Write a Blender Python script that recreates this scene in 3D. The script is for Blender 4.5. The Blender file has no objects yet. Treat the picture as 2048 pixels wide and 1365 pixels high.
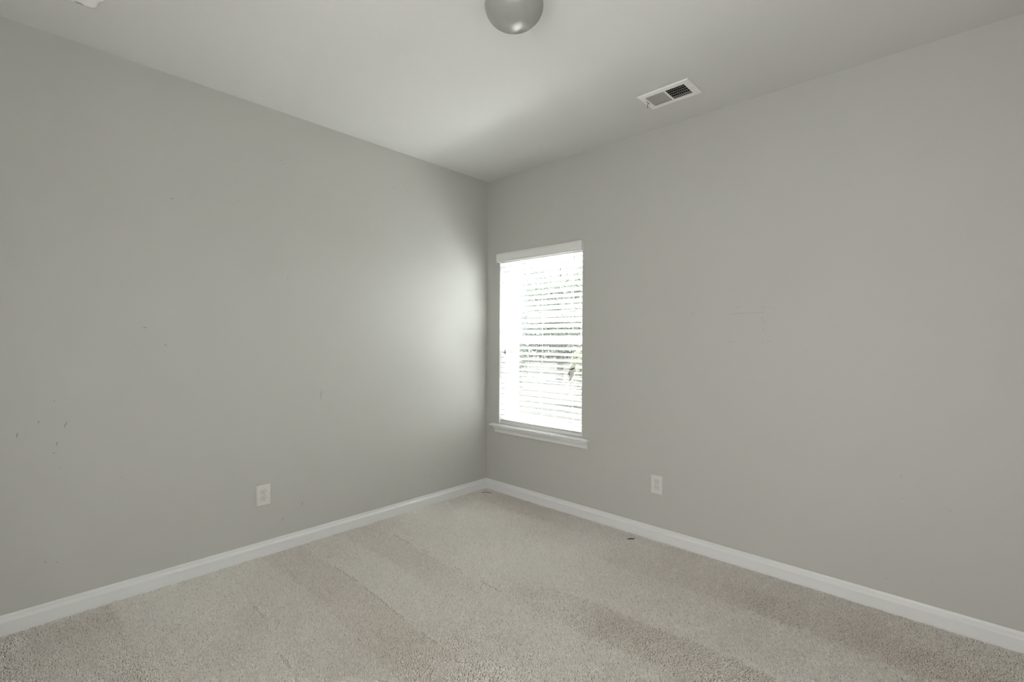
import bpy, bmesh, math, random
import numpy as np
from mathutils import Vector, Matrix

S = bpy.context.scene
COL = S.collection
rng = np.random.default_rng(7)
random.seed(7)

# ------------------------------------------------------------------ camera
cam_d = bpy.data.cameras.new('camera')
cam = bpy.data.objects.new('camera', cam_d)
COL.objects.link(cam)
S.camera = cam
YAW, PITCH, ROLL, FPX = 0.7510563510, -0.0010815, 0.0060904, 959.764
fw = Vector((-math.sin(YAW) * math.cos(PITCH), math.cos(YAW) * math.cos(PITCH), math.sin(PITCH)))
rt = Vector((math.cos(YAW), math.sin(YAW), 0))
up = rt.cross(fw)
rt2 = rt * math.cos(ROLL) + up * math.sin(ROLL)
up2 = -rt * math.sin(ROLL) + up * math.cos(ROLL)
cam.matrix_world = Matrix(((rt2.x, up2.x, -fw.x, 3.10759), (rt2.y, up2.y, -fw.y, -3.00101),
                           (rt2.z, up2.z, -fw.z, 1.31966), (0, 0, 0, 1)))
cam_d.sensor_fit = 'HORIZONTAL'
cam_d.sensor_width = 36.0
cam_d.lens = 36.0 * FPX / 2048.0
cam_d.clip_start = 0.02
cam_d.clip_end = 300

# ------------------------------------------------------------------ world, lights, exposure
SKY = 6.9
w = bpy.data.worlds.new('overcast_sky')
S.world = w
w.use_nodes = True
bg = w.node_tree.nodes['Background']
bg.inputs['Color'].default_value = (0.95, 0.98, 1.0, 1)
bg.inputs['Strength'].default_value = SKY

RX, RY, H = 4.0, -3.9, 2.74          # room extents: x 0..RX, y RY..0


def area(name, loc, aim, sx, sy, power, color=(1, 1, 1)):
    d = bpy.data.lights.new(name, 'AREA')
    d.shape = 'RECTANGLE'
    d.size, d.size_y, d.energy, d.color = sx, sy, power, color
    o = bpy.data.objects.new(name, d)
    o.location = loc
    o.rotation_euler = (Vector(aim) - Vector(loc)).to_track_quat('-Z', 'Z').to_euler()
    COL.objects.link(o)
    return o


sd = bpy.data.lights.new('hazy_sun', 'SUN')
sd.energy, sd.angle, sd.color = 22.0, math.radians(14), (1.0, 0.985, 0.96)
so = bpy.data.objects.new('hazy_sun', sd)
so.rotation_euler = Vector((-0.10, -0.50, -0.86)).to_track_quat('-Z', 'Z').to_euler()
COL.objects.link(so)

# added fill lamps set in the openings behind the camera
area('hall_fill', (2.75, -4.15, 1.1), (2.75, 0, 1.1), 0.96, 2.1, 8.6, (1.0, 0.985, 0.96))
area('passage_fill', (4.28, -3.1, 1.1), (0, -3.1, 1.1), 0.86, 2.1, 7.6, (0.99, 0.99, 1.0))

S.view_settings.view_transform = 'Standard'
S.view_settings.look = 'None'
S.view_settings.exposure = 2.6
S.view_settings.gamma = 1.0
S.view_settings.use_curve_mapping = False
S.cycles.max_bounces = 14
S.cycles.diffuse_bounces = 8
S.cycles.glossy_bounces = 4
S.cycles.transmission_bounces = 8
S.cycles.transparent_max_bounces = 24
S.cycles.sample_clamp_indirect = 20.0
S.cycles.caustics_reflective = False
S.cycles.caustics_refractive = False


# ------------------------------------------------------------------ materials
def nodes(name):
    m = bpy.data.materials.new(name)
    m.use_nodes = True
    return m, m.node_tree, m.node_tree.nodes['Principled BSDF']


def paint(name, col, rough=0.5, spec=0.4, bump=0.0, scale=300.0, blotch=0.0, metal=0.0):
    m, t, b = nodes(name)
    b.inputs['Base Color'].default_value = (*col, 1)
    b.inputs['Roughness'].default_value = rough
    b.inputs['Specular IOR Level'].default_value = spec
    b.inputs['Metallic'].default_value = metal
    tc = t.nodes.new('ShaderNodeTexCoord')
    if bump:
        n = t.nodes.new('ShaderNodeTexNoise')
        n.inputs['Scale'].default_value = scale
        n.inputs['Detail'].default_value = 3
        t.links.new(tc.outputs['Object'], n.inputs['Vector'])
        bp = t.nodes.new('ShaderNodeBump')
        bp.inputs['Strength'].default_value = bump
        bp.inputs['Distance'].default_value = 0.0015
        t.links.new(n.outputs['Fac'], bp.inputs['Height'])
        t.links.new(bp.outputs['Normal'], b.inputs['Normal'])
    if blotch:
        n2 = t.nodes.new('ShaderNodeTexNoise')
        n2.inputs['Scale'].default_value = 1.3
        n2.inputs['Detail'].default_value = 4
        t.links.new(tc.outputs['Object'], n2.inputs['Vector'])
        mx = t.nodes.new('ShaderNodeMix')
        mx.data_type = 'RGBA'
        mx.inputs['A'].default_value = (*[c * (1 - blotch) for c in col], 1)
        mx.inputs['B'].default_value = (*[min(1, c * (1 + blotch)) for c in col], 1)
        t.links.new(n2.outputs['Fac'], mx.inputs['Factor'])
        t.links.new(mx.outputs['Result'], b.inputs['Base Color'])
    return m


M_WALL = paint('greige_wall_paint', (0.50, 0.50, 0.472), 0.55, 0.25, 0.12, 220, 0.015)
M_CEIL = paint('ceiling_paint', (0.66, 0.66, 0.64), 0.8, 0.15, 0.15, 160, 0.012)
M_TRIM = paint('white_trim_paint', (0.73, 0.74, 0.735), 0.35, 0.45, 0.04, 60)
M_PLATE = paint('ivory_plastic', (0.66, 0.65, 0.615), 0.35, 0.45)
M_WHITE = paint('white_plastic', (0.82, 0.82, 0.80), 0.35, 0.45)
M_BRIGHT = paint('bright_white_plastic', (0.93, 0.93, 0.915), 0.3, 0.5)
M_VINYL = paint('white_vinyl', (0.74, 0.75, 0.75), 0.35, 0.4)
M_METALW = paint('white_enamel', (0.86, 0.865, 0.85), 0.35, 0.4, 0.05, 90)
M_SHADED = paint('shaded_enamel', (0.50, 0.50, 0.475), 0.6, 0.2)  # darker copy of the vent enamel: louvre shade put into the colour
M_DUCT_LIT = paint('lit_duct_grey', (0.30, 0.30, 0.29), 0.6, 0.3)
M_SEAM = paint('shadow_gap_grey', (0.13, 0.13, 0.12), 0.7, 0.1)
M_DARK = paint('dark_void', (0.012, 0.012, 0.012), 0.8, 0.1)
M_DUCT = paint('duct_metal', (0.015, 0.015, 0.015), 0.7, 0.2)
M_STEEL = paint('brushed_nickel', (0.55, 0.54, 0.52), 0.32, 0.5, metal=1.0)
M_LEVER = paint('dark_lever', (0.05, 0.05, 0.048), 0.5, 0.3)
M_SCUFF = paint('scuff_grey', (0.25, 0.245, 0.235), 0.7, 0.1)
M_SCUFF2 = paint('scuff_faint', (0.40, 0.395, 0.37), 0.7, 0.1)
M_DEBRIS = paint('dark_brown_fibre', (0.045, 0.03, 0.022), 0.8, 0.1)
M_TASSEL = paint('grey_plastic', (0.30, 0.30, 0.28), 0.4, 0.4)
M_BARK = paint('bark', (0.022, 0.019, 0.016), 0.9, 0.1, 0.6, 30)
M_BLOCKER = paint('blocker_grey', (0.16, 0.165, 0.165), 0.8, 0.1)
M_SHINGLE = paint('dark_shingle', (0.06, 0.06, 0.06), 0.9, 0.1, 0.4, 20)
M_MULCH = paint('mulch', (0.045, 0.04, 0.034), 0.95, 0.05, 0.5, 40, 0.2)


def globe_mat():
    m, t, b = nodes('opal_glass')
    b.inputs['Base Color'].default_value = (0.31, 0.31, 0.295, 1)
    b.inputs['Roughness'].default_value = 0.26
    b.inputs['Specular IOR Level'].default_value = 0.5
    return m


def translucent_mat(name, col, amt, rough=0.4):
    m, t, b = nodes(name)
    b.inputs['Base Color'].default_value = (*col, 1)
    b.inputs['Roughness'].default_value = rough
    b.inputs['Specular IOR Level'].default_value = 0.35
    tr = t.nodes.new('ShaderNodeBsdfTranslucent')
    tr.inputs['Color'].default_value = (*col, 1)
    mx = t.nodes.new('ShaderNodeMixShader')
    mx.inputs[0].default_value = amt
    t.links.new(b.outputs[0], mx.inputs[1])
    t.links.new(tr.outputs[0], mx.inputs[2])
    t.links.new(mx.outputs[0], t.nodes['Material Output'].inputs['Surface'])
    return m


def glass_mat():
    m, t, b = nodes('window_glass')
    t.nodes.remove(b)
    tr = t.nodes.new('ShaderNodeBsdfTransparent')
    tr.inputs['Color'].default_value = (0.985, 0.995, 0.99, 1)
    gl = t.nodes.new('ShaderNodeBsdfGlossy')
    gl.inputs['Roughness'].default_value = 0.0
    fr = t.nodes.new('ShaderNodeFresnel')
    fr.inputs['IOR'].default_value = 1.6
    geo = t.nodes.new('ShaderNodeNewGeometry')
    mx = t.nodes.new('ShaderNodeMixShader')
    # thin sheet: same reflectance from either side
    ms = t.nodes.new('ShaderNodeMix')
    ms.data_type = 'FLOAT'
    ms.inputs['A'].default_value = 1.6
    ms.inputs['B'].default_value = 1 / 1.6
    t.links.new(geo.outputs['Backfacing'], ms.inputs['Factor'])
    t.links.new(ms.outputs['Result'], fr.inputs['IOR'])
    t.links.new(fr.outputs[0], mx.inputs[0])
    t.links.new(tr.outputs[0], mx.inputs[1])
    t.links.new(gl.outputs[0], mx.inputs[2])
    t.links.new(mx.outputs[0], t.nodes['Material Output'].inputs['Surface'])
    return m


def screen_mat():
    m, t, b = nodes('insect_mesh')
    b.inputs['Base Color'].default_value = (0.025, 0.025, 0.025, 1)
    b.inputs['Roughness'].default_value = 0.7
    tr = t.nodes.new('ShaderNodeBsdfTransparent')
    mx = t.nodes.new('ShaderNodeMixShader')
    mx.inputs[0].default_value = 0.42
    t.links.new(tr.outputs[0], mx.inputs[1])
    t.links.new(b.outputs[0], mx.inputs[2])
    t.links.new(mx.outputs[0], t.nodes['Material Output'].inputs['Surface'])
    return m


def attr_mat(name, attr, dark, light, rough=0.9, spec=0.1, trans=0.0):
    m, t, b = nodes(name)
    a = t.nodes.new('ShaderNodeAttribute')
    a.attribute_name = attr
    r = t.nodes.new('ShaderNodeMix')
    r.data_type = 'RGBA'
    r.inputs['A'].default_value = (*dark, 1)
    r.inputs['B'].default_value = (*light, 1)
    t.links.new(a.outputs['Fac'], r.inputs['Factor'])
    t.links.new(r.outputs['Result'], b.inputs['Base Color'])
    b.inputs['Roughness'].default_value = rough
    b.inputs['Specular IOR Level'].default_value = spec
    if trans:
        tr = t.nodes.new('ShaderNodeBsdfTranslucent')
        t.links.new(r.outputs['Result'], tr.inputs['Color'])
        mx = t.nodes.new('ShaderNodeMixShader')
        mx.inputs[0].default_value = trans
        t.links.new(b.outputs[0], mx.inputs[1])
        t.links.new(tr.outputs[0], mx.inputs[2])
        t.links.new(mx.outputs[0], t.nodes['Material Output'].inputs['Surface'])
    return m


def ground_mat(name, c1, c2, scale):
    m, t, b = nodes(name)
    tc = t.nodes.new('ShaderNodeTexCoord')
    n = t.nodes.new('ShaderNodeTexNoise')
    n.inputs['Scale'].default_value = scale
    n.inputs['Detail'].default_value = 8
    r = t.nodes.new('ShaderNodeValToRGB')
    r.color_ramp.elements[0].position = 0.35
    r.color_ramp.elements[0].color = (*c1, 1)
    r.color_ramp.elements[1].position = 0.65
    r.color_ramp.elements[1].color = (*c2, 1)
    t.links.new(tc.outputs['Object'], n.inputs['Vector'])
    t.links.new(n.outputs['Fac'], r.inputs['Fac'])
    t.links.new(r.outputs['Color'], b.inputs['Base Color'])
    b.inputs['Roughness'].default_value = 0.95
    b.inputs['Specular IOR Level'].default_value = 0.05
    return m


M_GLOBE = globe_mat()
M_SLAT = translucent_mat('white_slat', (0.62, 0.625, 0.62), 0.04)
M_VALANCE = paint('valance_white', (0.74, 0.745, 0.725), 0.45, 0.3, 0.15, 40)
M_CORD = translucent_mat('white_cord', (0.80, 0.80, 0.78), 0.3, 0.8)
M_TAG = translucent_mat('tag_card', (0.76, 0.76, 0.73), 0.22, 0.6)
M_GLASS = glass_mat()
M_SCREEN = screen_mat()
M_PILE = attr_mat('carpet_yarn', 'tone', (0.71, 0.648, 0.588), (0.985, 0.958, 0.915), 0.95, 0.05)
M_BACKING = paint('carpet_backing', (0.50, 0.46, 0.41), 0.95, 0.05, 0.3, 200)
M_BOUNCE = ground_mat('bounce_concrete', (0.74, 0.73, 0.71), (0.80, 0.79, 0.77), 3.0)
M_LAWN = ground_mat('lawn_grass', (0.005, 0.006, 0.004), (0.019, 0.0187, 0.0155), 7.0)


# ------------------------------------------------------------------ mesh helpers
def link(name, bm, mat, parent=None, smooth=False):
    me = bpy.data.meshes.new(name)
    bmesh.ops.recalc_face_normals(bm, faces=bm.faces)
    bm.to_mesh(me)
    bm.free()
    if smooth:
        for p in me.polygons:
            p.use_smooth = True
    me.materials.append(mat)
    o = bpy.data.objects.new(name, me)
    COL.objects.link(o)
    if parent:
        o.parent = parent
    return o


def box(bm, x0, x1, y0, y1, z0, z1, bev=0.0, seg=2):
    r = bmesh.ops.create_cube(bm, size=1.0)
    vs = r['verts']
    for v in vs:
        v.co = Vector((x0 if v.co.x < 0 else x1, y0 if v.co.y < 0 else y1, z0 if v.co.z < 0 else z1))
    if bev:
        es = list({e for v in vs for e in v.link_edges})
        bmesh.ops.bevel(bm, geom=es, offset=bev, segments=seg, affect='EDGES', profile=0.5)


def prism(bm, prof, a0, a1, place, bev=0.0):
    """closed profile [(p, q)...] swept from a0 to a1; place(a, p, q) gives the point"""
    A = [bm.verts.new(place(a0, p, q)) for p, q in prof]
    B = [bm.verts.new(place(a1, p, q)) for p, q in prof]
    n = len(prof)
    for i in range(n):
        bm.faces.new((A[i], A[(i + 1) % n], B[(i + 1) % n], B[i]))
    bm.faces.new(A[::-1])
    bm.faces.new(B)


def tube(bm, pts, rad, n=8, caps=True):
    rings = []
    for i, p in enumerate(pts):
        p = Vector(p)
        d = (Vector(pts[min(i + 1, len(pts) - 1)]) - Vector(pts[max(i - 1, 0)])).normalized()
        a = d.orthogonal().normalized()
        if abs(d.z) < 0.99:
            a = d.cross(Vector((0, 0, 1))).normalized()
        b = d.cross(a)
        r = rad[i] if isinstance(rad, (list, tuple)) else rad
        rings.append([bm.verts.new(p + (a * math.cos(2 * math.pi * k / n) + b * math.sin(2 * math.pi * k / n)) * r)
                      for k in range(n)])
    for i in range(len(rings) - 1):
        for k in range(n):
            bm.faces.new((rings[i][k], rings[i][(k + 1) % n], rings[i + 1][(k + 1) % n], rings[i + 1][k]))
    if caps:
        bm.faces.new(rings[0][::-1])
        bm.faces.new(rings[-1])


def lathe(bm, prof, n=48, cx=0, cy=0):
    rings = []
    for r, z in prof:
        if r < 1e-6:
            rings.append([bm.verts.new((cx, cy, z))])
        else:
            rings.append([bm.verts.new((cx + r * math.cos(2 * math.pi * k / n), cy + r * math.sin(2 * math.pi * k / n), z))
                          for k in range(n)])
    for i in range(len(rings) - 1):
        A, B = rings[i], rings[i + 1]
        for k in range(n):
            k2 = (k + 1) % n
            if len(A) == 1 and len(B) == 1:
                continue
            if len(A) == 1:
                bm.faces.new((A[0], B[k], B[k2]))
            elif len(B) == 1:
                bm.faces.new((A[k], A[k2], B[0]))
            else:
                bm.faces.new((A[k], A[k2], B[k2], B[k]))


def slab(bm, us, vs, holes, place, t0, t1):
    """flat slab with rectangular holes; place(u, v, t)"""
    us = sorted(set(us + [h[0] for h in holes] + [h[1] for h in holes]))
    vs = sorted(set(vs + [h[2] for h in holes] + [h[3] for h in holes]))
    solid = {}
    for i in range(len(us) - 1):
        for j in range(len(vs) - 1):
            cu, cv = (us[i] + us[i + 1]) / 2, (vs[j] + vs[j + 1]) / 2
            solid[i, j] = not any(h[0] < cu < h[1] and h[2] < cv < h[3] for h in holes)
    cache = {}

    def V(i, j, t):
        k = (i, j, t)
        if k not in cache:
            cache[k] = bm.verts.new(place(us[i], vs[j], t))
        return cache[k]
    for (i, j), s in solid.items():
        if not s:
            continue
        for t in (t0, t1):
            bm.faces.new((V(i, j, t), V(i + 1, j, t), V(i + 1, j + 1, t), V(i, j + 1, t)))
        for (di, dj, a, b) in ((-1, 0, (i, j), (i, j + 1)), (1, 0, (i + 1, j), (i + 1, j + 1)),
                               (0, -1, (i, j), (i + 1, j)), (0, 1, (i, j + 1), (i + 1, j + 1))):
            if not solid.get((i + di, j + dj), False):
                bm.faces.new((V(*a, t0), V(*b, t0), V(*b, t1), V(*a, t1)))


def structure(o, label=None):
    o['kind'] = 'structure'
    if label:
        o['label'] = label
    return o


def thing(name, label, cat, loc, group=None):
    o = bpy.data.objects.new(name, None)
    o.empty_display_size = 0.05
    COL.objects.link(o)
    o.location = loc
    o['label'] = label
    o['category'] = cat
    if group:
        o['group'] = group
    return o


def tag(o, label, cat, group=None):
    o['label'] = label
    o['category'] = cat
    if group:
        o['group'] = group
    return o


# ------------------------------------------------------------------ room shell
WT = 0.24                                   # outer wall thickness
OX0, OX1, OZ0, OZ1 = 0.154, 1.032, 0.588, 2.040     # window opening in wall_right
VX0, VX1, VY0, VY1 = 1.752, 2.006, -0.452, -0.304   # duct hole in ceiling

bm = bmesh.new()
slab(bm, [RY - .2, WT], [-0.03, H + .03], [], lambda u, v, t: Vector((t, u, v)), 0.0, -0.2)
structure(link('wall_left', bm, M_WALL), 'plain greige painted wall on the left with faint scuffs')
bm = bmesh.new()
slab(bm, [0.0, RX + .2], [-0.03, H + .03], [(OX0, OX1, OZ0 - .02, OZ1)], lambda u, v, t: Vector((u, t, v)), 0.0, WT)
structure(link('wall_right', bm, M_WALL), 'greige painted wall on the right with the window')
DX0, DX1, DZ1 = 2.25, 3.25, 2.15
bm = bmesh.new()
slab(bm, [0.0, RX + .2], [-0.03, H + .03], [(DX0, DX1, -0.031, DZ1)], lambda u, v, t: Vector((u, t, v)), RY, RY - .2)
structure(link('wall_back', bm, M_WALL), 'greige painted wall behind the camera with a doorway')
bm = bmesh.new()
slab(bm, [RY, 0.0], [-0.03, H + .03], [(-3.55, -2.65, -0.031, DZ1)], lambda u, v, t: Vector((t, u, v)), RX, RX + .2)
structure(link('wall_side', bm, M_WALL), 'greige painted side wall behind the camera with an opening added for a fill lamp')  # opening added to let fill light onto the left wall
bm = bmesh.new()
slab(bm, [0.0, RX], [RY, 0.0], [(VX0, VX1, VY0, VY1)], lambda u, v, t: Vector((u, v, t)), H, H + .03)
structure(link('ceiling', bm, M_CEIL), 'off-white painted ceiling')
bm = bmesh.new()
slab(bm, [0.0, RX], [RY - 0.2, 0.0], [], lambda u, v, t: Vector((u, v, t)), -0.012, -0.05)
structure(link('floor', bm, M_BACKING), 'floor under the beige carpet')

# baseboards: stepped colonial profile
BB = 0.083
bprof = [(0, -0.012), (0.0155, -0.012), (0.0155, BB - 0.030), (0.0150, BB - 0.0285), (0.0050, BB - 0.0150),
         (0.0054, BB - 0.0120), (0.0048, BB - 0.0085), (0.0030, BB), (0, BB)]
bm = bmesh.new()
prism(bm, bprof, RY, 0.0, lambda a, p, q: Vector((p, a, q)))
structure(link('baseboard_left', bm, M_TRIM), 'white baseboard along the left wall')
bm = bmesh.new()
prism(bm, bprof, 0.006, RX, lambda a, p, q: Vector((a, -p, q)))
structure(link('baseboard_right', bm, M_TRIM), 'white baseboard along the window wall')
bm = bmesh.new()
prism(bm, bprof, 0.014, DX0 - 0.06, lambda a, p, q: Vector((a, RY + p, q)))
structure(link('baseboard_back', bm, M_TRIM), 'white baseboard along the back wall')
bm = bmesh.new()
prism(bm, bprof, -2.6, -0.014, lambda a, p, q: Vector((RX - p, a, q)))
structure(link('baseboard_side', bm, M_TRIM), 'white baseboard along the side wall')
# doorway casing and the other window's frame (behind the camera)
bm = bmesh.new()
box(bm, DX0 - .058, DX0, RY, RY + .016, -0.012, DZ1 + .058, .003)
box(bm, DX1, DX1 + .058, RY, RY + .016, -0.012, DZ1 + .058, .003)
box(bm, DX0, DX1, RY, RY + .016, DZ1, DZ1 + .058, .003)
structure(link('trim_1', bm, M_TRIM), 'white casing around the doorway behind the camera')
# hallway beyond the doorway
HY = -5.6
bm = bmesh.new()
slab(bm, [1.2, 5.5], [-0.03, H + .03], [], lambda u, v, t: Vector((u, t, v)), HY, HY - .1)
slab(bm, [HY, RY - .2], [-0.03, H + .03], [], lambda u, v, t: Vector((t, u, v)), 1.2, 1.1)
slab(bm, [HY, -2.0], [-0.03, H + .03], [], lambda u, v, t: Vector((t, u, v)), 5.5, 5.6)
slab(bm, [RX + .2, 5.5], [-0.03, H + .03], [], lambda u, v, t: Vector((u, t, v)), -2.0, -1.9)
slab(bm, [1.1, 5.6], [HY, RY - .2], [], lambda u, v, t: Vector((u, v, t)), H, H + .03)
slab(bm, [RX + .2, 5.6], [RY - .2, -1.9], [], lambda u, v, t: Vector((u, v, t)), H, H + .03)
slab(bm, [1.1, 5.6], [HY, RY - .2], [], lambda u, v, t: Vector((u, v, t)), -0.012, -.05)
slab(bm, [RX + .2, 5.6], [RY - .2, -1.9], [], lambda u, v, t: Vector((u, v, t)), -0.012, -.05)
structure(link('wall_hall', bm, M_WALL), 'hallway walls behind the camera')


def scuffs(name, parent, segs, mat, side):
    """thin rubbed marks on a wall; seg = (a0, z0, a1, z1, width)"""
    bm = bmesh.new()
    for a0, z0, a1, z1, wd in segs:
        d = Vector((a1 - a0, z1 - z0))
        L = max(d.length, 1e-4)
        d /= L
        nrm = Vector((-d.y, d.x)) * wd / 2
        n = 5
        pr = []
        for i in range(n + 1):
            f = i / n
            ww = 0.25 + 0.75 * math.sin(math.pi * min(max(f, 0.08), 0.92))
            pr.append((a0 + d.x * L * f + nrm.x * ww, z0 + d.y * L * f + nrm.y * ww))
        for i in range(n, -1, -1):
            f = i / n
            ww = 0.25 + 0.75 * math.sin(math.pi * min(max(f, 0.08), 0.92))
            pr.append((a0 + d.x * L * f - nrm.x * ww, z0 + d.y * L * f - nrm.y * ww))
        vs = [bm.verts.new((a, -0.0004, z) if side == 'R' else (0.0004, a, z)) for a, z in pr]
        bm.faces.new(vs)
    o = link(name, bm, mat, parent)
    o['kind'] = 'stuff'
    return o


# ------------------------------------------------------------------ window_1
win = bpy.data.objects.new('window_1', None)
COL.objects.link(win)
win.location = (0, 0, 0)
structure(win, 'white vinyl double-hung window near the room corner')
FY0, FY1 = 0.118, 0.225       # frame depth range
bm = bmesh.new()
fwid = 0.034
for a in ((OX0, OX0 + fwid, OZ0 - .02, OZ1), (OX1 - fwid, OX1, OZ0 - .02, OZ1)):
    box(bm, a[0], a[1], FY0, FY1, a[2], a[3], .002)
box(bm, OX0 + fwid, OX1 - fwid, FY0, FY1, OZ1 - fwid, OZ1, .002)
box(bm, OX0 + fwid, OX1 - fwid, FY0, FY1, OZ0 - .02, OZ0 + fwid - .02, .002)
# stop beads and tracks on the jambs
for x0, x1 in ((OX0 + fwid, OX0 + fwid + .006), (OX1 - fwid - .006, OX1 - fwid)):
    box(bm, x0, x1, 0.163, 0.170, OZ0 + .02, OZ1 - fwid)
link('window_frame', bm, M_VINYL, win)
IX0, IX1 = OX0 + fwid + .002, OX1 - fwid - .002
IZ0, IZ1 = OZ0 + fwid - .018, OZ1 - fwid - .002
MEET = 1.318


def sash(name, y0, y1, z0, z1, st, rt_, rb):
    bm = bmesh.new()
    box(bm, IX0, IX0 + st, y0, y1, z0, z1, .003)
    box(bm, IX1 - st, IX1, y0, y1, z0, z1, .003)
    box(bm, IX0 + st, IX1 - st, y0, y1, z1 - rt_, z1, .003)
    box(bm, IX0 + st, IX1 - st, y0, y1, z0, z0 + rb, .003)
    s = link(name, bm, M_VINYL, win)
    bm = bmesh.new()
    ym = (y0 + y1) / 2
    for y in (ym - .008, ym + .008):       # two sheets of a sealed pane
        vs = [bm.verts.new(p) for p in ((IX0 + st - .004, y, z0 + rb - .004), (IX1 - st + .004, y, z0 + rb - .004),
                                        (IX1 - st + .004, y, z1 - rt_ + .004), (IX0 + st - .004, y, z1 - rt_ + .004))]
        bm.faces.new(vs)
    link('glass_pane', bm, M_GLASS, s)
    return s


up_s = sash('upper_sash', 0.176, 0.212, MEET - .022, IZ1, .030, .034, .040)
lo_s = sash('lower_sash', 0.122, 0.156, IZ0, MEET + .022, .036, .040, .050)
bm = bmesh.new()
for cx in (0.40, 0.79):
    box(bm, cx - .03, cx + .03, 0.128, 0.150, MEET + .022, MEET + .034, .003)
    box(bm, cx - .008, cx + .022, 0.116, 0.132, MEET + .026, MEET + .034, .003)
link('sash_lock', bm, M_WHITE, lo_s)
bm = bmesh.new()
vs = [bm.verts.new(p) for p in ((IX0, .219, IZ0), (IX1, .219, IZ0), (IX1, .219, MEET), (IX0, .219, MEET))]
bm.faces.new(vs)
link('insect_screen', bm, M_SCREEN, win)

bm = bmesh.new()
for x0, x1 in ((OX0 - .001, OX0 + .005), (OX1 - .005, OX1 + .001)):
    box(bm, x0, x1, 0.0, FY0, OZ0, OZ1)
box(bm, OX0 + .005, OX1 - .005, 0.0, FY0, OZ1 - .005, OZ1 + .001)
link('jamb_liner', bm, M_VINYL, win)

# stool (sill board) and moulded apron
bm = bmesh.new()
ST = 0.589
sprof = [(-0.118, ST), (0.040, ST), (0.046, ST - .002), (0.050, ST - .007), (0.050, ST - .012), (0.046, ST - .017),
         (0.040, ST - .019), (-0.118, ST - .019)]
inside = [q for q in sprof]
prism(bm, [(0.0, ST), (0.040, ST), (0.046, ST - .002), (0.050, ST - .007), (0.050, ST - .012), (0.046, ST - .017),
           (0.040, ST - .019), (0.0, ST - .019)], 0.078, 1.108, lambda a, p, q: Vector((a, -p, q)))
box(bm, OX0, OX1, 0.0, 0.118, ST - .019, ST)
link('window_sill', bm, M_TRIM, win)
bm = bmesh.new()
aprof = [(0, ST - .019), (0.040, ST - .019), (0.039, ST - .027), (0.034, ST - .033), (0.026, ST - .038), (0.022, ST - .045),
         (0.020, ST - .052), (0.017, ST - .056), (0.0165, ST - .068), (0.013, ST - .074), (0.010, ST - .076), (0, ST - .076)]
prism(bm, aprof, 0.118, 1.083, lambda a, p, q: Vector((a, -p, q)))
link('apron', bm, M_TRIM, win)

# ------------------------------------------------------------------ blind
blind = thing('window_blind', 'white slatted window blind with grey tassels hanging in the window near the corner', 'blind', (0.593, 0.0, 2.0))
B0 = Vector(blind.location)


def bl(name, bm, mat, parent=None, smooth=False):
    """blind parts are modelled in room coordinates"""
    bmesh.ops.translate(bm, verts=bm.verts, vec=-B0)
    return link(name, bm, mat, parent or blind, smooth)


# valance: moulded board with short side returns
VZ0, VZ1, VF = 1.997, 2.074, 0.040
vprof = [(VF - .010, VZ0), (VF - .003, VZ0), (VF - .001, VZ0 + .003), (VF - .001, VZ0 + .007), (VF - .006, VZ0 + .010), (VF - .003, VZ0 + .016),
         (VF, VZ0 + .019), (VF, VZ1 - .016), (VF - .002, VZ1 - .013), (VF - .002, VZ1 - .006), (VF - .005, VZ1 - .003), (VF - .006, VZ1),
         (VF - .010, VZ1)]
bm = bmesh.new()
prism(bm, vprof, 0.150, 1.045, lambda a, p, q: Vector((a, -p, q)))
for x0, x1 in ((0.150, 0.158), (1.037, 1.045)):
    box(bm, x0, x1, -(VF - .010), -0.001, VZ0 + .002, VZ1 - .002)
bl('valance', bm, M_VALANCE)
bm = bmesh.new()
box(bm, 0.162, 1.024, 0.006, 0.060, 1.994, 2.036, .002)
bl('headrail', bm, M_WHITE)
SX0, SX1 = 0.166, 1.022
FRONT = 0.010
zs = [1.964, 1.918, 1.871, 1.824, 1.779, 1.732, 1.687, 1.639, 1.594, 1.548, 1.502, 1.455, 1.408, 1.361, 1.3145, 1.269, 1.222,
      1.175, 1.129, 1.083, 1.039, .994, .947, .902, .855, .808, .761, .716, .670, .627]
TILT = math.radians(22)


def slat_mesh():
    """crowned 50 mm slat, room edge at the origin, running back to +y"""
    bm = bmesh.new()
    top, bot = [], []
    for i in range(9):
        f = i / 8
        c = 0.0022 * (1 - (2 * f - 1) ** 2)
        th = 0.0036
        top.append((f * 0.050, c + th / 2))
        bot.append((f * 0.050, c - th / 2))
    prism(bm, top + bot[::-1], SX0, SX1, lambda a, p, q: Vector((a - B0.x, p, q)))
    return bm


proto = None
for k, z in enumerate(zs):
    if proto is None:
        proto = link('slat', slat_mesh(), M_SLAT, blind)
        s = proto
    else:
        s = proto.copy()
        COL.objects.link(s)
        s.parent = blind
    s.location = (random.uniform(-.001, .001), FRONT + random.uniform(-.0012, .0012), z - B0.z)
    t = TILT + math.radians(random.uniform(-1.5, 1.5))
    if k == 29:
        t = math.radians(3)
    if k == 28:
        t = math.radians(14)
    s.rotation_euler = (-t, 0, math.radians(random.uniform(-.05, .05)))
bm = bmesh.new()
box(bm, SX0, SX1, FRONT + .002, FRONT + .050, 0.5925, 0.6185, .003)
bl('bottom_rail', bm, M_VALANCE)
for x in (0.286, 0.593, 0.900):
    bm = bmesh.new()
    for y in (FRONT - .0015, FRONT + .0485):
        tube(bm, [(x, y, 0.615), (x, y, 2.0)], 0.0008, 5)
    for z in zs:
        tube(bm, [(x + .003, FRONT - .0015, z - .002), (x + .003, FRONT + .0485, z - .026)], 0.0005, 4)
    bl('ladder_cord', bm, M_CORD)
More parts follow.
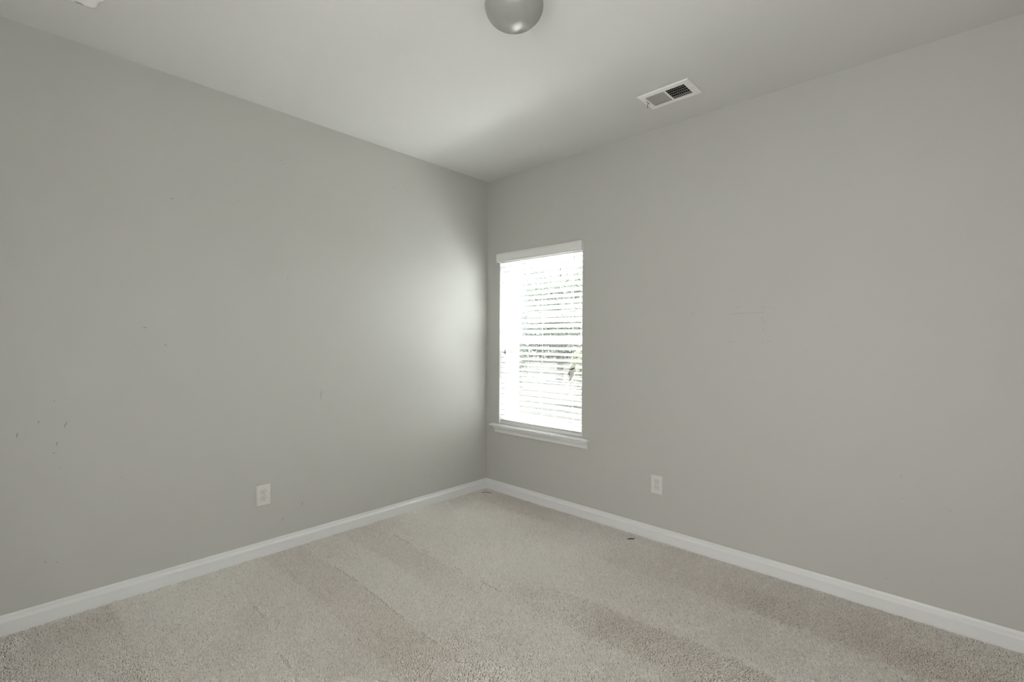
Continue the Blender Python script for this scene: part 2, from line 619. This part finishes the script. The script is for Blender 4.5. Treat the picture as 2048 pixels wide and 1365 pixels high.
# tilt cords with two grey tassels on the left
for dx, zt in ((-.004, 1.243), (.006, 1.236)):
    bm = bmesh.new()
    tube(bm, [(0.226 + dx, .001, 2.0), (0.226 + dx * 1.3, -.001, 1.6), (0.226 + dx, -.002, zt)], 0.0009, 5)
    c = bl('tilt_cord', bm, M_CORD)
    bm = bmesh.new()
    lathe(bm, [(0, zt + .004), (.003, zt + .003), (.0034, zt - .004), (.0028, zt - .012), (.0045, zt - .024), (.0055, zt - .033),
               (.005, zt - .036), (0, zt - .037)], 14, 0.226 + dx, -.002)
    bl('tassel', bm, M_TASSEL, c, True)
# lift cord, its tassels and the hanging warning tag on the right
bm = bmesh.new()
tube(bm, [(0.951, .001, 2.0), (0.948, -.002, 1.8), (0.945, -.003, 1.5), (0.9435, -.004, 1.12), (0.938, -.005, 1.085)], 0.0012, 6)
tube(bm, [(0.953, .002, 2.0), (0.9465, -.001, 1.7), (0.944, -.002, 1.3), (0.940, -.004, 1.12), (0.930, -.005, 1.08)], 0.0009, 6)
lc = bl('lift_cord', bm, M_CORD)
bl_tag = None
bm = bmesh.new()
# curved card: top edge slanted, tail swinging to the lower left
n = 10
L, R_ = [], []
for i in range(n + 1):
    f = i / n
    zz = 1.128 - 0.122 * f
    lx = 0.9245 + 0.006 * math.sin(f * 2.2) - 0.017 * f ** 2.2
    rx = 0.9850 + 0.003 * f - 0.044 * f ** 2.0
    bow = -0.008 - 0.016 * math.sin(math.pi * f) * 0.6
    if i == n:
        lx -= .004
    L.append((lx, bow, zz - .004 * (1 - f) - .002 * f))
    R_.append((rx, bow - .010, zz + .004 * (1 - f) + .016 * f ** 3))
for side in (0, .0005):
    A = [bm.verts.new((x, y + side, z)) for x, y, z in L]
    B = [bm.verts.new((x, y + side, z)) for x, y, z in R_]
    for i in range(n):
        bm.faces.new((A[i], B[i], B[i + 1], A[i + 1]))
tg = bl('warning_tag', bm, M_TAG, lc, True)
tg['label'] = 'pale grey curled warning tag on the lift cord'
# dark slit and clip in the tag's top, and two small tassels beside it
bm = bmesh.new()
prism(bm, [(0.9435, 1.1045), (0.955, 1.1085), (0.980, 1.1180), (0.981, 1.1140), (0.968, 1.1055), (0.952, 1.0990), (0.945, 1.0995)],
      -.029, -.027, lambda a, p, q: Vector((p, a, q)))
box(bm, 0.9295, 0.9355, -.024, -.022, 1.0985, 1.105)
bl('tag_slit', bm, M_DARK, lc)
for cx, zt in ((.9265, 1.089), (.9345, 1.084)):
    bm = bmesh.new()
    lathe(bm, [(0, zt + .002), (.003, zt), (.0035, zt - .008), (.003, zt - .014), (.005, zt - .024), (.0045, zt - .028), (0, zt - .029)],
          14, cx, -.030)
    bl('tassel', bm, M_TASSEL, lc, True)


# ------------------------------------------------------------------ outlets
def outlet(label, loc, rotz):
    """built facing -y, then turned"""
    t = thing('wall_outlet', label, 'outlet', loc, 'wall outlets')
    t.rotation_euler = (0, 0, rotz)
    bm = bmesh.new()
    hw, hh = 0.0405, 0.0625
    ring = [(hw, hh, 0.0), (hw, hh, -.0020), (hw - .0035, hh - .0035, -.0055), (hw - .006, hh - .006, -.0062)]
    rings = [[bm.verts.new((sx * a, y, sz * b)) for sx, sz in ((-1, -1), (1, -1), (1, 1), (-1, 1))] for a, b, y in ring]
    for i in range(len(rings) - 1):
        for k in range(4):
            bm.faces.new((rings[i][k], rings[i][(k + 1) % 4], rings[i + 1][(k + 1) % 4], rings[i + 1][k]))
    bm.faces.new(rings[-1])
    bm.faces.new(rings[0][::-1])
    link('cover_plate', bm, M_PLATE, t)
    for s in (1, -1):
        zc = s * 0.0195
        bm = bmesh.new()
        prof = []
        for k in range(32):
            a = 2 * math.pi * k / 32
            prof.append((0.0172 * math.cos(a), max(-.0142, min(.0142, 0.0172 * math.sin(a)))))
        # dark seam around the receptacle, then the raised face
        prism(bm, [(x, z + zc) for x, z in prof], -.0060, -.0088, lambda a, p, q: Vector((p, a, q)))
        r = link('receptacle', bm, M_PLATE, t)
        bm = bmesh.new()
        prism(bm, [(x * 1.07, z * 1.07 + zc) for x, z in prof], -.0058, -.00635, lambda a, p, q: Vector((p, a, q)))
        link('receptacle_seam', bm, M_SEAM, r)
        bm = bmesh.new()
        box(bm, -.0078, -.0054, -.0091, -.0085, zc - .0010, zc + .0080)
        box(bm, .0052, .0074, -.0091, -.0085, zc + .0002, zc + .0075)
        tube(bm, [(0, -.0085, zc - .0072), (0, -.0091, zc - .0072)], .0025, 12)
        link('socket_slot', bm, M_DARK, r)
    bm = bmesh.new()
    tube(bm, [(0, -.006, 0), (0, -.0078, 0)], .0032, 14)
    sc = link('screw', bm, M_PLATE, t)
    bm = bmesh.new()
    box(bm, -.0025, .0025, -.0080, -.0076, -.0004, .0004)
    link('screw_slot', bm, M_LEVER, sc)
    return t


outlet('ivory double wall outlet on the left wall', (0.0, -1.890, 0.364), math.radians(90))
outlet('ivory double wall outlet under the scuffs right of the window', (1.634, 0.0, 0.364), 0.0)

# ------------------------------------------------------------------ ceiling register
vent = thing('ceiling_vent', 'white metal ceiling air vent with two louvre banks', 'vent', (1.879, -0.378, H))


def vp(name, bm, mat, parent=None):
    return link(name, bm, mat, parent or vent)


PX, PY = 0.1515, 0.100          # half outer size of the face plate
GX, GY = 0.1145, 0.062          # half grille size
ZF = -0.0085                    # face level below the ceiling
bm = bmesh.new()
# face plate: sloping rim, flat face with two openings
rim = [(PX, PY, -.0022), (PX, PY, -.0042), (PX - .006, PY - .006, ZF)]
rings = [[bm.verts.new((sx * a, sy * b, z)) for sx, sy in ((-1, -1), (1, -1), (1, 1), (-1, 1))] for a, b, z in rim]
for i in range(2):
    for k in range(4):
        bm.faces.new((rings[i][k], rings[i][(k + 1) % 4], rings[i + 1][(k + 1) % 4], rings[i + 1][k]))
slab(bm, [-PX + .006, PX - .006], [-PY + .006, PY - .006], [(-GX, -.006, -GY, GY), (.006, GX, -GY, GY)],
     lambda u, v, t: Vector((u, v, t)), ZF, ZF + .0015)
vp('face_plate', bm, M_METALW)
for sgn, x0, x1 in ((-1, -GX, -.006), (1, .006, GX)):
    n = 9
    for i in range(n):
        xc = x0 + (x1 - x0) * (i + .5) / n
        bm = bmesh.new()
        a = math.radians(-42) * sgn
        L_, th = 0.0150, 0.0007
        for_ = []
        dx, dz = math.sin(a) * L_ / 2, math.cos(a) * L_ / 2
        nx, nz = math.cos(a) * th / 2, -math.sin(a) * th / 2
        prism(bm, [(xc - dx - nx, ZF + .0070 - dz - nz), (xc - dx + nx, ZF + .0070 - dz + nz), (xc + dx + nx, ZF + .0070 + dz + nz),
                   (xc + dx - nx, ZF + .0070 + dz - nz)], -GY, GY, lambda q, p, r: Vector((p, q, r)))
        vp('louvre', bm, M_SHADED)
# damper blades behind the right bank and duct box above
for i in range(4):
    yc = -0.022 + i * 0.0255
    bm = bmesh.new()
    box(bm, -GX, GX, yc - .0018, yc + .0018, .0040, .0055)
    vp('damper_bar', bm, M_SHADED)
bm = bmesh.new()
box(bm, -GX, GX, .0690, .0725, -.0060, .0100)
vp('lit_duct_strip', bm, M_DUCT_LIT)  # grey strip stands in for the lit lower part of the duct wall
bm = bmesh.new()
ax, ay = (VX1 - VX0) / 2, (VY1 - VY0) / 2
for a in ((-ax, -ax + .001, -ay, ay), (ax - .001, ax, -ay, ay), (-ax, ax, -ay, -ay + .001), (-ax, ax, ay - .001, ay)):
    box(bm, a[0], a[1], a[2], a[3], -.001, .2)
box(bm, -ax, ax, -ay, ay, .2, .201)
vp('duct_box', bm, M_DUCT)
bm = bmesh.new()
LX = -GX - .012
tube(bm, [(LX, -.026, ZF - .001), (LX, .016, ZF - .001)], .0013, 6)
tube(bm, [(LX, -.004, ZF - .001), (LX - .006, -.002, ZF - .012), (LX - .007, .006, ZF - .021), (LX - .012, .010, ZF - .024)], .0017, 6)
vp('damper_lever', bm, M_LEVER)
for sx in (1,):
    bm = bmesh.new()
    lathe(bm, [(.0042, ZF), (.0038, ZF - .0014), (.0, ZF - .0020)], 14, sx * (PX - .019), 0)
    sc = vp('screw', bm, M_METALW)
    bm = bmesh.new()
    box(bm, sx * (PX - .019) - .0035, sx * (PX - .019) + .0035, -.0006, .0006, ZF - .0024, ZF - .0012)
    vp('screw_slot', bm, M_LEVER, sc)

# ------------------------------------------------------------------ ceiling light
lamp = thing('ceiling_light', 'round ceiling light with a glossy white glass dome, switched off', 'ceiling light', (1.790, -1.590, H))
bm = bmesh.new()
lathe(bm, [(0, 0), (.085, 0), (.092, -.004), (.094, -.018), (.088, -.026), (.076, -.028), (0, -.028)], 56)
link('canopy', bm, M_STEEL, lamp, True)
prof = [(.074, -.026), (.082, -.029)]
RG = 0.1178
for i in range(0, 25):
    a = math.radians(38 - 128 * i / 24)
    if a >= 0:
        prof.append((RG * math.cos(a) ** .9, -.073 + .072 * math.sin(a)))
    else:
        prof.append((RG * abs(math.cos(a)) ** .92 if i < 24 else 0.0, -.073 + .086 * math.sin(a)))
bm = bmesh.new()
lathe(bm, prof, 72)
link('glass_dome', bm, M_GLOBE, lamp, True)

# ------------------------------------------------------------------ smoke detector
sm = thing('smoke_detector', 'white rounded-square smoke detector on the ceiling above the left wall', 'smoke detector', (0.4927, -2.7836, H))
bm = bmesh.new()
lathe(bm, [(0, 0), (.080, 0), (.081, -.002), (.080, -.007), (.076, -.009), (0, -.009)], 56)
link('mounting_base', bm, M_BRIGHT, sm)


def rounded_square(half, rad, z):
    pts = []
    for q in range(4):
        for k in range(9):
            a = math.pi / 2 * (q + k / 8)
            sx, sy = ((1, 1), (-1, 1), (-1, -1), (1, -1))[q]
            pts.append(((half - rad) * sx + rad * math.cos(a), (half - rad) * sy + rad * math.sin(a), z))
    return pts


bm = bmesh.new()
rings = [[bm.verts.new(p) for p in rounded_square(hf, rd, z)] for hf, rd, z in
         ((.0600, .022, -.009), (.0625, .024, -.012), (.0625, .024, -.026), (.0610, .024, -.031), (.0575, .023, -.0350), (.051, .021, -.0370),
          (.040, .018, -.0378))]
for A, B in zip(rings[:-1], rings[1:]):
    for k in range(36):
        bm.faces.new((A[k], A[(k + 1) % 36], B[(k + 1) % 36], B[k]))
bm.faces.new(rings[0])
bm.faces.new(rings[-1])
link('body', bm, M_BRIGHT, sm, True)
for k in range(5):
    bm = bmesh.new()
    yc = -.0040 + .0052 * k
    wd = (.0009, .0013, .0014, .0013, .0009)[k]
    box(bm, -.0545, -.0470, yc - wd, yc + wd, -.0376, -.0345)
    link('vent_slot', bm, M_DARK, sm)
bm = bmesh.new()
lathe(bm, [(.011, -.0375), (.011, -.0400), (.009, -.0408), (0, -.0408)], 24, .012, -.010)
link('test_button', bm, M_PLATE, sm)

# ------------------------------------------------------------------ carpet pile
def smooth_noise(X, Y, cell, seed):
    g = np.random.default_rng(seed).random((96, 96))
    u, v = (X + 0.3) / cell, (Y + 4.6) / cell
    i, j = np.floor(u).astype(int), np.floor(v).astype(int)
    fu, fv = u - i, v - j
    fu, fv = fu * fu * (3 - 2 * fu), fv * fv * (3 - 2 * fv)
    i, j = i % 95, j % 95
    return (g[i, j] * (1 - fu) * (1 - fv) + g[i + 1, j] * fu * (1 - fv) + g[i, j + 1] * (1 - fu) * fv + g[i + 1, j + 1] * fu * fv)


def carpet():
    step = 0.0056
    nx, ny = int(RX / step), int(-RY / step)
    X, Y = np.meshgrid(np.arange(nx) * step + step / 2, RY + np.arange(ny) * step + step / 2, indexing='ij')
    X, Y = X.ravel(), Y.ravel()
    X = X + rng.uniform(-.42, .42, X.size) * step
    Y = Y + rng.uniform(-.42, .42, Y.size) * step
    keep = (X > .015) & (Y < -.015) & (X < 3.5) & (Y > -3.4)
    X, Y = X[keep], Y[keep]
    N = X.size
    # vacuum tracks: the pile lies different ways in long lanes along x
    wav = 0.09 * (smooth_noise(X, Y, .9, 3) - .5)
    yy = Y + wav + rng.normal(0, .010, N)
    # (y0, y1, x0, x1, nap): +1 pile laid towards the window corner, -1 laid the other way
    lanes = [(-3.9, -3.1, -1, 5, .2), (-3.1, -2.6, -1, 5, -.5), (-2.6, -2.16, -1, 5, .35), (-2.16, -1.92, -1, 5, .45), (-1.92, -1.69, -1, 5, -.5),
             (-1.69, -1.42, -1, 1.6, .85), (-1.42, -1.19, -1, 1.35, -.15), (-1.69, -1.42, 1.6, 5, -.35), (-1.42, -1.19, 1.35, 5, .6),
             (-1.19, -.94, -1, 1.55, .7), (-1.19, -.94, 1.55, 5, -.9), (-.94, -.5, -1, 5, .95), (-.5, -.26, 1.75, 5, -.9),
             (-.5, -.26, -1, 1.75, .4), (-.26, .1, -1, 5, -.4)]
    nap = np.zeros(N)
    xx = X + rng.normal(0, .20, N) + .5 * (smooth_noise(X, Y, .25, 5) - .5)
    for y0, y1, x0, x1, l in lanes:
        nap[(yy >= y0) & (yy < y1) & (xx >= x0) & (xx < x1)] = l
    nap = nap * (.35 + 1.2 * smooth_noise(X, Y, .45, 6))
    n1, n2, n3 = smooth_noise(X, Y, .32, 11), smooth_noise(X, Y, .11, 12), smooth_noise(X, Y, .035, 13)
    lx = -.58 * nap + 0.6 * (n1 - .5) + .5 * (n2 - .5)
    ly = .2 * nap + 0.7 * (smooth_noise(X, Y, .3, 21) - .5) + .6 * (smooth_noise(X, Y, .06, 22) - .5)
    lx += rng.normal(0, .30, N)
    ly += rng.normal(0, .30, N)
    hgt = 0.0115 * (0.80 + .25 * n3 + .16 * (n1 - .5)) * rng.uniform(.78, 1.15, N)
    # creases between lanes
    yy = Y + wav
    for y0, x0, x1 in ((-1.685, .45, 2.0), (-1.175, .2, 1.35), (-2.16, .55, .85), (-2.2, 1.0, 1.15)):
        c = (np.abs(yy - y0) < .008) & (X > x0) & (X < x1) & (smooth_noise(X, Y, .08, 31) > .42)
        hgt[c] *= .25
    # short scattered dents
    for _ in range(46):
        cx, cy, a, L = rng.uniform(.1, 3.0), rng.uniform(-3.0, -.3), rng.uniform(0, 3.14), rng.uniform(.03, .10)
        if rng.random() < .6:
            cx, cy = rng.uniform(.1, 1.3), rng.uniform(-2.9, -1.6)
        dx, dy = X - cx, Y - cy
        al, pe = dx * math.cos(a) + dy * math.sin(a), -dx * math.sin(a) + dy * math.cos(a)
        hgt[(np.abs(al) < L / 2) & (np.abs(pe) < .005)] *= .5
    tone = np.clip(.62 + .14 * nap + .22 * (n1 - .5) + .3 * (smooth_noise(X, Y, .55, 41) - .5) + rng.normal(0, .16, N), 0, 1)  # nap shading of the lanes is also painted into the yarn tone
    # walked-on tan area towards the window wall
    tan = np.clip((X - 1.3) / 1.2, 0, 1) * np.clip(1 - np.abs(Y + .35) / .6, 0, 1)
    tone = np.clip(tone - .16 * tan, 0, 1)
    ang = rng.uniform(0, 2 * np.pi, N)
    rad = 0.0030 * rng.uniform(.8, 1.2, N)
    V = np.zeros((N, 7, 3))
    zb = -0.0125
    for k in range(3):
        a = ang + k * 2 * np.pi / 3
        V[:, k, 0], V[:, k, 1], V[:, k, 2] = X + np.cos(a) * rad * .75, Y + np.sin(a) * rad * .75, zb
        V[:, 3 + k, 0] = X + lx * hgt * .45 + np.cos(a + .5) * rad * 1.05
        V[:, 3 + k, 1] = Y + ly * hgt * .45 + np.sin(a + .5) * rad * 1.05
        V[:, 3 + k, 2] = zb + hgt * .68
    V[:, 6, 0], V[:, 6, 1], V[:, 6, 2] = X + lx * hgt, Y + ly * hgt, zb + hgt
    V[:, :, 1] = np.minimum(V[:, :, 1], -.0142)
    V[:, :, 0] = np.maximum(V[:, :, 0], .0142)
    base = (np.arange(N) * 7)[:, None]
    quads = np.concatenate([base + np.array([[k, (k + 1) % 3, 3 + (k + 1) % 3, 3 + k]]) for k in range(3)], 1).reshape(-1, 4)
    tris = np.concatenate([base + np.array([[3 + k, 3 + (k + 1) % 3, 6]]) for k in range(3)], 1).reshape(-1, 3)
    me = bpy.data.meshes.new('carpet_pile')
    me.vertices.add(N * 7)
    me.vertices.foreach_set('co', V.astype(np.float32).ravel())
    loops = np.concatenate([quads.ravel(), tris.ravel()]).astype(np.int32)
    me.loops.add(loops.size)
    me.loops.foreach_set('vertex_index', loops)
    nq, nt = len(quads), len(tris)
    me.polygons.add(nq + nt)
    me.polygons.foreach_set('loop_start', np.concatenate([np.arange(nq) * 4, nq * 4 + np.arange(nt) * 3]).astype(np.int32))
    at = me.attributes.new('tone', 'FLOAT', 'POINT')
    at.data.foreach_set('value', np.repeat(tone, 7).astype(np.float32))
    me.polygons.foreach_set('use_smooth', np.ones(nq + nt, dtype=bool))
    me.update(calc_edges=True)
    me.materials.append(M_PILE)
    o = bpy.data.objects.new('carpet_pile', me)
    COL.objects.link(o)
    o['kind'] = 'stuff'
    tag(o, 'beige cut-pile carpet covering the whole floor', 'carpet')


carpet()

# bits lying on the carpet
bm = bmesh.new()
tube(bm, [(.092, -.142, .003), (.108, -.126, .005), (.122, -.112, .006), (.140, -.108, .005), (.158, -.094, .003)], .0017, 6)
tag(link('thread', bm, M_DEBRIS), 'dark brown loose thread on the carpet in the room corner', 'thread')
bm = bmesh.new()
tube(bm, [(1.495, -.142, .002), (1.512, -.128, .005), (1.522, -.118, .006), (1.536, -.122, .004)], [.0015, .0035, .003, .0012], 6)
tube(bm, [(1.520, -.118, .005), (1.530, -.100, .006)], .0016, 6)
tag(link('lint_tuft', bm, M_DEBRIS), 'small dark brown lint bit on the carpet along the window wall', 'lint')

# ------------------------------------------------------------------ wall marks (positions on the walls)
wl, wr = bpy.data.objects['wall_left'], bpy.data.objects['wall_right']
SC_R = [(1.855, 1.49, 1.903, 1.52, 0.0032), (2.125, 1.523, 2.164, 1.527, 0.0032), (2.097, 1.488, 2.209, 1.49, 0.0032), (2.209, 1.487, 2.289, 1.49, 0.0032), (2.263, 1.52, 2.292, 1.522, 0.0032), (2.326, 1.509, 2.346, 1.508, 0.0032), (2.274, 1.468, 2.284, 1.419, 0.0032), (2.292, 1.447, 2.298, 1.427, 0.0032), (2.277, 1.405, 2.282, 1.376, 0.0032), (2.077, 1.32, 2.121, 1.32, 0.0032), (2.269, 1.327, 2.285, 1.333, 0.0032), (2.301, 1.316, 2.322, 1.327, 0.0032), (2.277, 1.315, 2.288, 1.315, 0.0032), (2.897, 0.677, 2.909, 0.66, 0.0032), (2.846, 0.145, 2.85, 0.159, 0.0032), (3.015, 0.192, 3.024, 0.181, 0.0032), (3.071, 0.554, 3.085, 0.539, 0.0032), (1.214, 0.366, 1.222, 0.386, 0.0032), (0.738, 0.299, 0.748, 0.289, 0.0032), (2.905, 0.56, 2.913, 0.566, 0.0032)]
SC_L = [(-2.488, 1.374, -2.469, 1.376, 0.0034), (-2.786, 0.892, -2.775, 0.92, 0.0034), (-2.943, 0.867, -2.939, 0.89, 0.0034), (-2.813, 0.811, -2.806, 0.829, 0.0034), (-2.825, 0.775, -2.816, 0.781, 0.0034), (-2.802, 0.708, -2.799, 0.703, 0.0034), (-2.573, 0.614, -2.571, 0.611, 0.0034), (-2.874, 0.924, -2.87, 0.936, 0.0034), (-2.821, 1.017, -2.819, 1.023, 0.0034), (-2.396, 1.286, -2.382, 1.28, 0.0034), (-1.661, 0.243, -1.648, 0.269, 0.0034), (-1.78, 0.175, -1.774, 0.196, 0.0034), (-0.983, 2.458, -0.974, 2.449, 0.0034), (-0.859, 2.468, -0.854, 2.454, 0.0034), (-1.075, 2.194, -1.067, 2.192, 0.0034), (-2.373, 2.073, -2.357, 2.074, 0.0034), (-1.807, 2.438, -1.795, 2.438, 0.0034), (-2.041, 2.137, -2.035, 2.133, 0.0034), (-1.754, 1.71, -1.751, 1.701, 0.0034), (-1.939, 0.463, -1.936, 0.46, 0.0034), (-1.925, 0.436, -1.919, 0.432, 0.0034), (-1.536, 0.918, -1.529, 0.984, 0.0034), (-2.848, 0.277, -2.845, 0.271, 0.0034), (-2.811, 0.262, -2.807, 0.258, 0.0034), (-0.677, 0.219, -0.663, 0.228, 0.0034)]
scuffs('scuff_marks', wl, SC_L, M_SCUFF, 'L')
scuffs('scuff_marks', wr, SC_R, M_SCUFF2, 'R')

# ------------------------------------------------------------------ outside
GZ = -0.45
bm = bmesh.new()
slab(bm, [-45, 25], [WT + .002, 70], [], lambda u, v, t: Vector((u, v, t)), GZ, GZ - .1)
structure(link('ground', bm, M_LAWN), 'lawn outside the window')
bm = bmesh.new()
slab(bm, [-4.0, 5.0], [WT + .002, 2.6], [], lambda u, v, t: Vector((u, v, t)), GZ + .03, GZ - .05)  # unseen slab added to bounce light up to the ceiling
structure(link('bounce_slab', bm, M_BOUNCE), 'added pale bounce slab outside the window, out of view')
bm = bmesh.new()
prism(bm, [(-10.3, 10.5), (-6.6, 10.3), (-6.4, 11.3), (-10.2, 11.4)], GZ, GZ + .04, lambda a, p, q: Vector((p, q, a)))
tag(link('mulch_bed', bm, M_MULCH), 'brown mulch bed on the lawn outside the window', 'mulch bed')


def leaf_mesh(name, blobs, n, size, mat, parent):
    """many leaf-sized blades scattered in ellipsoids (cx, cy, cz, rx, ry, rz)"""
    P = []
    vol = np.array([b[3] * b[4] * b[5] for b in blobs])
    for b, c in zip(blobs, (vol / vol.sum() * n).astype(int) + 1):
        d = rng.normal(size=(c, 3))
        d /= np.linalg.norm(d, axis=1)[:, None]
        r = rng.random(c) ** (1 / 2.2)
        P.append(np.array(b[:3]) + d * r[:, None] * np.array(b[3:]))
    P = np.concatenate(P)
    c = len(P)
    a = rng.normal(size=(c, 3))
    a /= np.linalg.norm(a, axis=1)[:, None]
    b = np.cross(a, rng.normal(size=(c, 3)))
    b /= np.linalg.norm(b, axis=1)[:, None]
    s = size * rng.uniform(.7, 1.3, c)[:, None]
    V = np.stack([P - a * s, P + b * s * .45, P + a * s, P - b * s * .45], 1)
    me = bpy.data.meshes.new(name)
    me.from_pydata(V.reshape(-1, 3).tolist(), [], (np.arange(c)[:, None] * 4 + np.arange(4)).tolist())
    at = me.attributes.new('tone', 'FLOAT', 'POINT')
    at.data.foreach_set('value', np.repeat(rng.random(c), 4).astype(np.float32))
    me.materials.append(mat)
    o = bpy.data.objects.new(name, me)
    COL.objects.link(o)
    o.parent = parent
    return o


LEAF_G = attr_mat('green_leaves', 'tone', (0.012, 0.0155, 0.0105), (0.054, 0.065, 0.046), .6, .3, .35)
LEAF_B = attr_mat('blue_green_leaves', 'tone', (0.012, 0.0155, 0.017), (0.06, 0.071, 0.077), .6, .3, .35)
LEAF_Y = attr_mat('yellow_green_leaves', 'tone', (0.022, 0.027, 0.011), (0.068, 0.077, 0.038), .6, .3, .35)


def tree(label, x, y, h, r, mat, n=5000, size=.10):
    t = thing('tree', label, 'tree', (x, y, GZ), 'trees beyond the lawn')
    bm = bmesh.new()
    tube(bm, [(0, 0, 0), (.05, .02, h * .3), (-.04, .05, h * .6), (.02, 0, h * .9)], [.16, .13, .09, .03], 8)
    for k in range(6):
        a = k * 1.05 + x
        z0 = h * (.3 + .08 * k)
        tube(bm, [(0, 0, z0), (math.cos(a) * r * .35, math.sin(a) * r * .35, z0 + h * .12), (math.cos(a) * r * .7, math.sin(a) * r * .7, z0 + h * .17)],
             [.06, .045, .015], 6)
    link('trunk', bm, M_BARK, t)
    blobs = [(0, 0, h * .56, r * .85, r * .85, h * .42)]
    for k in range(7):
        a = k * .9 + y
        blobs.append((math.cos(a) * r * .6, math.sin(a) * r * .6, h * (.38 + .06 * k), r * .5, r * .5, h * .16))
    leaf_mesh('foliage', blobs, n, size, mat, t)


def shrub(label, x, y, h, r, mat, n=5000, size=.042):
    t = thing('shrub', label, 'shrub', (x, y, GZ), 'shrubs on the lawn')
    bm = bmesh.new()
    for k in range(4):
        a = k * 1.6
        tube(bm, [(0, 0, 0), (math.cos(a) * r * .3, math.sin(a) * r * .3, h * .4), (math.cos(a) * r * .6, math.sin(a) * r * .6, h * .8)],
             [.03, .02, .008], 6)
    link('stem', bm, M_BARK, t)
    leaf_mesh('foliage', [(0, 0, h * .55, r, r, h * .48), (r * .4, 0, h * .75, r * .5, r * .5, h * .3)], n, size, mat, t)


tree('blue-green tree in front at the left, seen through the upper blind slats', -14.0, 15.5, 6.4, 2.2, LEAF_B, 14000, .065)
tree('green tree in front at the right, seen through the upper blind slats', -9.4, 13.4, 5.6, 1.8, LEAF_G, 12000, .06)
tree('tall blue-green tree at the back left, seen through the upper blind slats', -19.4, 22.0, 9.5, 2.9, LEAF_B, 14000, .09)
tree('tall green tree at the back centre, seen through the upper blind slats', -13.6, 21.6, 9.0, 2.4, LEAF_G, 12000, .09)
shrub('green shrub at the left, seen through the lower blind slats', -8.3, 9.0, 1.75, .8, LEAF_G)
shrub('yellow-green shrub at the right, seen through the lower blind slats', -4.3, 8.0, 1.6, .6, LEAF_Y)
hd = thing('hedge', 'long dark green hedge behind the trees', 'hedge', (-20, 30, GZ))
hb = [(x, 0, 2.2, 1.6, 1.0, 2.4) for x in np.arange(-16, 26, 1.5)]
leaf_mesh('foliage', hb, 30000, .18, LEAF_G, hd)
bm = bmesh.new()
for x in np.arange(-16, 26, 1.5):
    tube(bm, [(x, 0, 0), (x + .1, .1, 1.2), (x, 0, 3.4)], [.08, .06, .03], 6)
hs = link('stems', bm, M_BARK, hd)
hs['kind'] = 'stuff'

# unseen box added right of the window to block slanting light from that side
bm = bmesh.new()
box(bm, 1.25, 5.0, WT + .001, 1.75, GZ - .04, 5.2)
structure(link('light_blocker', bm, M_BLOCKER), 'added grey light blocker outside, right of the window')
